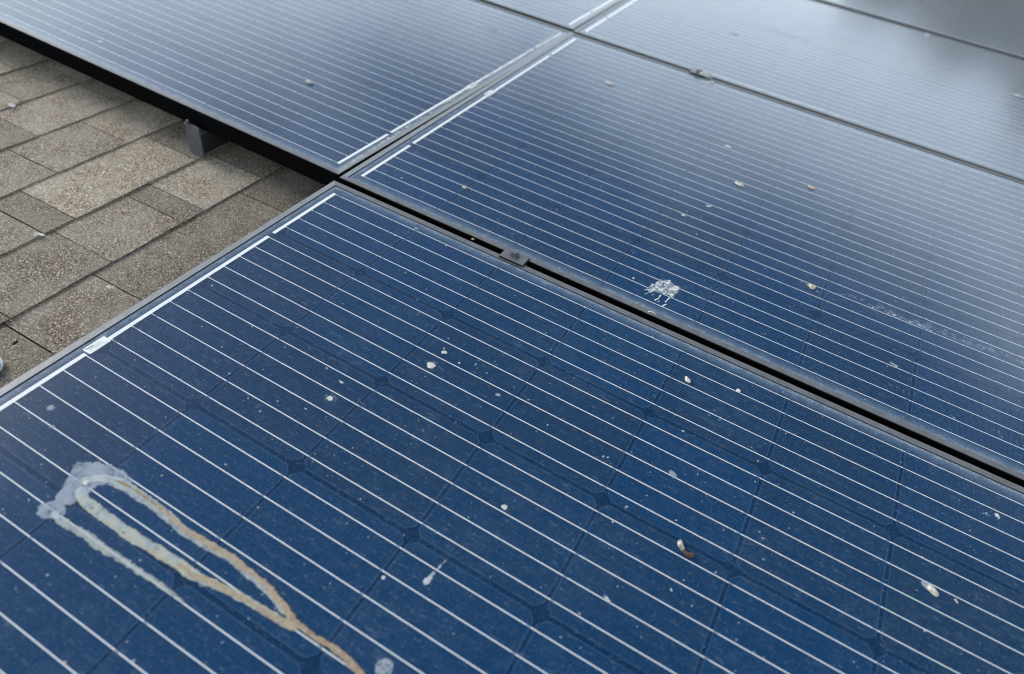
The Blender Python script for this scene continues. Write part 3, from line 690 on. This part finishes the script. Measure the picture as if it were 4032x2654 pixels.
def spot(c, r, label, seed, kind='white', rot=0.0, ring=False):
    L_ = []
    if kind == 'halo':
        L_.append(dict(k='ell', c=c, r=(r[0] * 2.3, r[1] * 2.3), rot=rot, c0=(.30, .37, .44), a=.45, av=.8, soft=r[0] * 1.4, na=r[0] * .8, ns=r[0] * 1.5, hole=.15, hs=3, h=.03))
    if kind in ('white', 'halo'):
        L_.append(dict(k='ell', c=c, r=r, rot=rot, c0=WHITE, c1=(.55, .54, .48), a=.95, soft=.7, na=r[0] * .35, ns=max(2, r[0] * .7), cs=max(1.2, r[0] * .35), h=.6))
    if kind == 'pale':
        L_.append(dict(k='ell', c=c, r=r, rot=rot, c0=(.36, .41, .46), c1=(.46, .50, .52), a=.7, av=.4, soft=.8, na=r[0] * .25, ns=max(2, r[0] * .7), cs=2.2, h=.1))
    if kind == 'ring':
        L_.append(dict(k='ell', c=c, r=r, rot=rot, c0=(.30, .38, .48), a=.35, av=.6, soft=1, na=1, ns=3, hole=.05, hs=2, h=.05))
        L_.append(dict(k='ell', c=c, r=(r[0] * .35, r[1] * .35), rot=rot, c0=(.6, .63, .64), a=.85, soft=.5, na=.5, ns=2, h=.3))
    film('bird_dropping', label, 'bird dropping', L_, max(.3, r[0] / 14), seed, DG, pad=r[0] * (1.6 if kind == 'halo' else .5))

spot((353.8, -257.9), (6.4, 5.4), 'fluffy round white splat with a dusty halo near the middle of the front panel', 41, 'halo')
spot((354.9, -226.6), (4.2, 3.0), 'white curl-shaped blob just above the fluffy splat on the front panel', 42, 'white', .6)
spot((350.4, -220.4), (1.7, 1.4), 'tiny white dot tucked above the curl-shaped blob', 43)
spot((382.1, -231.7), (2.3, 1.7), 'small white crumb right of the curl-shaped blob, beside a white line', 44)
spot((277.9, -349.5), (3.3, 2.2), 'small white ring-like blob left of the fluffy splat', 45, 'white', .4)
spot((283.5, -378.4), (4.4, 4.2), 'ragged white star-shaped splat below the ring-like blob', 46, 'halo')
spot((159.9, -13.4), (4.2, 3.4), 'pale curl near the seam at the upper left of the front panel', 47, 'pale')
spot((543.7, -391.7), (4.0, 3.4), 'bright white spot in a pale halo on a white line, low in the middle', 48, 'halo')
spot((695.9, -236.7), (6.8, 4.2), 'smooth pale grey oval film between white lines right of the middle', 49, 'pale', -.5)
spot((533.6, -601.5), (8.6, 8.4), 'large mottled pale disc at the bottom edge beside the brown streak', 50, 'pale')
spot((480.2, -531.5), (2.4, 2.2), 'lone soft white dot left of the tadpole-shaped dropping', 51)
spot((687.5, -426.3), (4.0, 2.2), 'small smudged white fleck sitting on a white line at lower centre', 52, 'halo', -.4)
spot((1069.8, -57.6), (6.0, 2.2), 'small white fleck near the seam at the far right of the front panel', 53, 'white', -.9)
spot((1027.2, -214.5), (3.4, 1.4), 'short white dash just right of the oval with brown patches', 54, 'white', -.7)
spot((14.0, -310.7), (5.0, 3.0), 'faint ringed spot beside the white collector strip at the left end of the front panel', 55, 'ring')
spot((35.0, -571.0), (4.6, 4.4), 'hazy pale spot near the left picture edge above the long stain', 56, 'pale')
spot((59.2, -587.2), (4.0, 2.4), 'hazy pale smudge on a white line between the left edge and the long stain', 57, 'pale')
spot((453.8, -250.3), (4.2, 3.0), 'faint pale patch on a white line right of the fluffy splat', 58, 'pale')
spot((511.3, 95.8), (2.3, 2.2), 'single white dot left of the broad splat', 59)
spot((549.5, 397.8), (5.2, 3.2), 'white fleck on a line, upper one of two above the broad splat', 60, 'white', .4)
spot((519.0, 333.2), (4.8, 3.0), 'white fleck on a line, lower one of two above the broad splat', 61, 'white', .1)
spot((513.6, 667.7), (8.0, 4.6), 'blurred white spot left of the elongated nugget high on the panel', 62, 'white')
spot((1080.5, 413.2), (5.2, 3.6), 'ringed white fleck near the right picture edge above the smear trail', 63, 'ring')
spot((922.9, 154.0), (7.6, 3.8), 'smooth grey oval film below the smear trail', 64, 'pale', -.3)
spot((-419.0, 262.2), (11.0, 5.0), 'pale soft smudge left of the crumbly lump on the left panel', 65, 'pale')
spot((-761.3, 119.2), (7.0, 3.6), 'small pale fleck near the left end of the left panel edge', 66, 'white')
spot((-673.6, 219.0), (12.0, 5.4), 'pale oval fleck up and right of the small one on the left panel', 67, 'pale')
spot((-170.4, 53.8), (5.0, 2.6), 'faint round smudge by the lower edge of the left panel', 68, 'ring')
spot((-729.2, 364.2), (14.0, 5.0), 'faint winged smudge near the top picture edge on the left panel', 69, 'pale')
spot((-201.0, 857.9), (16.0, 8.0), 'soft tan spot high on the left panel near the crossing seams', 70, 'pale')
spot((590.6, 1101.5), (8.0, 5.0), 'blurred white spot beyond the far seam right of the clamp', 71, 'white')
spot((848.0, 1963.2), (11.0, 8.0), 'blurred bright spot beside the last thin seam in the dark corner', 72, 'white')
spot((330.0, 1394.0), (16.0, 9.0), 'blurred pale patch on the far panel above the clamp', 73, 'pale')
film('bird_dropping', 'tadpole-shaped white dropping with a thin tail pointing up and right', 'bird dropping', [
    dict(k='stroke', p=[(524, -475), (522.5, -486), (521, -497), (519.6, -508)], w=[.5, 1.0, 1.7, 3.0], c0=(.42, .47, .50), c1=(.6, .62, .6), a=.85, av=.5, soft=.7, na=.9, ns=3, hole=.25, hs=2.5, h=.3),
    dict(k='ell', c=(519.5, -511.5), r=(4.0, 4.4), c0=(.40, .44, .46), c1=(.70, .70, .66), a=.9, av=.3, soft=.7, na=1.2, ns=3, cs=1.6, h=.5)], .4, 81, DG)
film('stain', 'long pale streak on the glass along the far seam, right of the far clamp', 'stain', [  # soft-edged pale band laid beside the far seam
    dict(k='stroke', p=[(368, 1037), (480, 1038), (600, 1037), (700, 1036), (772, 1036)], w=[12, 12, 11, 10, 6], c0=(.66, .70, .72), c1=(.74, .76, .76), a=.72, av=.2, soft=8, na=3, ns=18, cs=8, h=.3)], 2.2, 82)
film('stain', 'faint pale streak running across the upper middle of the far panel', 'stain', [
    dict(k='stroke', p=[(337, 1540), (430, 1538), (525, 1534)], w=[5, 9, 7], c0=(.5, .55, .58), a=.4, av=.6, soft=6, na=4, ns=14, h=.05)], 2.2, 83)
film('bird_dropping', 'thin curly white squiggles on the frame beside the broad splat', 'bird dropping', [
    dict(k='stroke', p=[(537, 36), (540, 41), (547, 41), (552, 36)], w=[.8, .7, .9], c0=(.55, .57, .56), a=.8, av=.5, soft=.6, na=.8, ns=3, h=.3),
    dict(k='stroke', p=[(562, 32), (568, 34), (574, 32)], w=[1.0, 1.6, .7], c0=(.6, .6, .58), a=.9, soft=.6, na=.8, ns=3, h=.4),
    dict(k='ell', c=(562.5, 30.8), r=(1.8, 1.5), c0=WHITE, a=.95, soft=.5, na=.5, ns=2, h=.6)], .4, 84, DG, z=1.75)

film('stain', 'whitish grime crusted along the end frame of the left panel, beside its white strip', 'stain', [
    dict(k='poly', p=[(-53.5, 48), (-46, 47), (-50, 320), (-56, 640), (-60, 985), (-68, 985), (-62, 640), (-57, 320)], c0=(.42, .43, .40), c1=(.66, .67, .63), a=.85, av=.5, soft=1.2, na=2.2, ns=6, cs=4, hole=.12, hs=5, h=.15),
    dict(k='poly', p=[(-46, 60), (-40, 48), (-44, 320), (-50, 640), (-55, 985), (-60, 985), (-55, 640), (-50, 320)], c0=(.40, .41, .40), c1=(.52, .53, .51), a=.6, av=.5, soft=3, na=1.6, ns=9, cs=8, h=.05)], 1.0, 85, z=1.62)

# leaf bit caught in the seam
lv = [(-3, -1, 0), (0, -2.2, .6), (3.4, -.6, 1.2), (2.0, 1.2, .8), (.4, .6, 2.0), (-1.8, 1.8, .5)]
leaf = mesh_obj('leaf_scrap', pyd('leaf_scrap', [Vector(v) * MM for v in lv] + [Vector((v[0], v[1], v[2] - .5)) * MM for v in lv], [(0, 1, 2, 3, 4, 5), (11, 10, 9, 8, 7, 6)] + [(i, i + 6, (i + 1) % 6 + 6, (i + 1) % 6) for i in range(6)]), M_LEAF)
place(leaf, 249.5, 20.0, .6); tag(leaf, 'tiny tan leaf scrap caught in the black seam left of the clamp', 'leaf scrap')

# white bits on the shingles
def roof_bit(c, r, lab, seed, layers=None):
    film('bird_dropping', lab, 'bird dropping', layers or [dict(k='ell', c=c, r=r, c0=(.66, .66, .62), c1=(.5, .48, .43), a=.92, soft=.8, na=r[1] * .5, ns=4, cs=2, h=.6)], .6, seed, 'white marks on the shingles', z=Z_ROOF + 2.8)
roof_bit((-796, -88), (13, 6), 'bluish white smear on the shingles at the left picture edge', 91)
roof_bit(None, None, 'small white Y-shaped mark across a shingle joint', 92, [dict(k='stroke', p=[(-386, -326), (-378, -323), (-371, -322)], w=[1.4, 1.6, 3.2], c0=(.72, .72, .68), a=.95, soft=.6, na=1.0, ns=4, h=.6), dict(k='stroke', p=[(-382, -331), (-377, -323)], w=[1.0, 1.5], c0=(.70, .7, .66), a=.95, soft=.6, na=.8, ns=4, h=.6)])
roof_bit(None, None, 'crusty off-white patch on the shingle next to the front panel frame', 93, [dict(k='ell', c=(-182, -347), r=(8, 7), c0=(.58, .55, .48), c1=(.7, .68, .62), a=.9, av=.5, soft=1, na=4, ns=5, cs=2, hole=.1, hs=4, h=.6)])
roof_bit((-181, -233), (3.6, 2.6), 'small white blob on the shingle close under the front panel frame', 94)
roof_bit((-570, -58), (3.0, 2.4), 'tiny pale dot on the shingle below the left panel', 95)

# dark debris crumb on the shingle
def crumb():
    bm = bmesh.new(); bmesh.ops.create_icosphere(bm, subdivisions=2, radius=1.0)
    for v in bm.verts:
        q = v.co * (1 + .25 * mnoise.noise(v.co * 2.2)); v.co = Vector((q.x * 2.4, q.y * 5.0, q.z * 2.0 + 1.0)) * MM
    o = mesh_obj('debris_crumb', bm_mesh('debris_crumb', bm), make_simple('black debris', (.012, .011, .010), (.03, .028, .025), 300)); place(o, -183, -497, Z_ROOF + 2.5, .2)
    tag(o, 'small black crumb of debris on the shingle at the left picture edge', 'debris')
crumb()

# rounded grey cap at the left picture edge
def cap():
    root = empty('pipe_cap', -174.0, -553.0, Z_ROOF + 2); tag(root, 'rounded pale grey cap with a rim, cut off by the left picture edge', 'cap')
    prof = [(0, 15), (8, 14.6), (15, 13), (20, 10), (23, 6.5), (24, 2.5), (24, -3)]
    v, f, n = [], [], 28
    for r, z in prof:
        for k in range(n): v.append((r * math.cos(2 * math.pi * k / n) + .001 * k, r * math.sin(2 * math.pi * k / n), z + .35 * mnoise.noise(Vector((r * .3, k * .7, 0)))))
    for i in range(len(prof) - 1):
        for k in range(n): f.append((i * n + k, i * n + (k + 1) % n, (i + 1) * n + (k + 1) % n, (i + 1) * n + k))
    m = make_simple('chalky grey plastic', (.46, .49, .48), (.60, .63, .61), 140.0, .5)
    mesh_obj('dome', pyd('dome', [Vector(q) * MM for q in v], f, True), m, root)
    bm = bmesh.new(); v2, f2 = [], []; prof2 = [(24.3, 0), (27.5, .2), (28.2, 1.6), (27.4, 2.9), (24.3, 3.1)]
    for r, z in prof2:
        for k in range(n): v2.append((r * math.cos(2 * math.pi * k / n), r * math.sin(2 * math.pi * k / n), z))
    for i in range(len(prof2)):
        j = (i + 1) % len(prof2)
        for k in range(n): f2.append((i * n + k, i * n + (k + 1) % n, j * n + (k + 1) % n, j * n + k))
    mesh_obj('rim', pyd('rim', [Vector(q) * MM for q in v2], f2, True), make_simple('pale plastic rim', (.52, .55, .55), (.6, .62, .62), 140.0, .45), root)
cap()

# countless dust specks on the glass
def specks():
    V, F, C = [], [], []
    def add(x, y, r, z, col, a, el=1.0, ang=0.0):
        k = len(V); n = 7
        for i in range(n):
            t = 2 * math.pi * i / n; rr = r * (1 + .25 * math.sin(3 * t + x)); u, w = rr * math.cos(t) * el, rr * math.sin(t)
            V.append(((x + u * math.cos(ang) - w * math.sin(ang)) * MM, (y + u * math.sin(ang) + w * math.cos(ang)) * MM, z * MM)); C.append(col + (a * .8,))
        V.append((x * MM, y * MM, (z + r * .25) * MM)); C.append(col + (a,))
        for i in range(n): F.append((k + i, k + (i + 1) % n, k + n))
    for (x0, x1, y0, y1, num) in ((0, 1300, -850, -2, 2300), (0, 1300, 40, 990, 2400), (-1200, -70, 48, 1000, 700), (-20, 1300, 1045, 1980, 320)):
        for _ in range(num):
            r = min(1.25, .27 * math.exp(RNG.normal(0, .62))); w = RNG.random()
            col = (.72, .74, .74) if w < .5 else ((.45, .52, .60) if w < .9 else (.60, .54, .42))
            add(RNG.uniform(x0, x1), RNG.uniform(y0, y1), r, .24, col, float(RNG.uniform(.45, .95)), float(RNG.uniform(1, 2.2)), float(RNG.uniform(0, 3)))
    # grit gathered along the upper lip of the front panel, thicker to the right
    for _ in range(1100):
        x = 1250 * math.sqrt(RNG.random()); add(x, .4 - abs(RNG.normal(0, 2.0)), float(RNG.uniform(.2, .75)), .24, (.52, .57, .60), float(RNG.uniform(.4, .95)))
    # clusters
    for (cx, cy, s, num) in ((930, 103, 14, 14), (1010, 95, 16, 16), (1100, 100, 20, 18), (415, -210, 12, 8), (705, -110, 10, 8), (1062, -62, 8, 7), (615, -262, 10, 6), (640, 150, 18, 8)):
        for _ in range(num): add(cx + RNG.normal(0, s), cy + RNG.normal(0, s * .6), float(min(1.0, .3 + RNG.exponential(.3))), .24, (.62, .66, .68), float(RNG.uniform(.35, .9)), float(RNG.uniform(1, 2.6)), float(RNG.uniform(0, 3)))
    me = pyd('dust_specks', V, F); at = me.attributes.new('Col', 'FLOAT_COLOR', 'POINT'); at.data.foreach_set('color', np.array(C, np.float32).ravel())
    o = mesh_obj('dust_specks', me, M_DROP); place(o, 0, 0, 0); tag(o, 'pale dust specks scattered over the glass of all the panels', 'dust', kind='stuff')
specks()
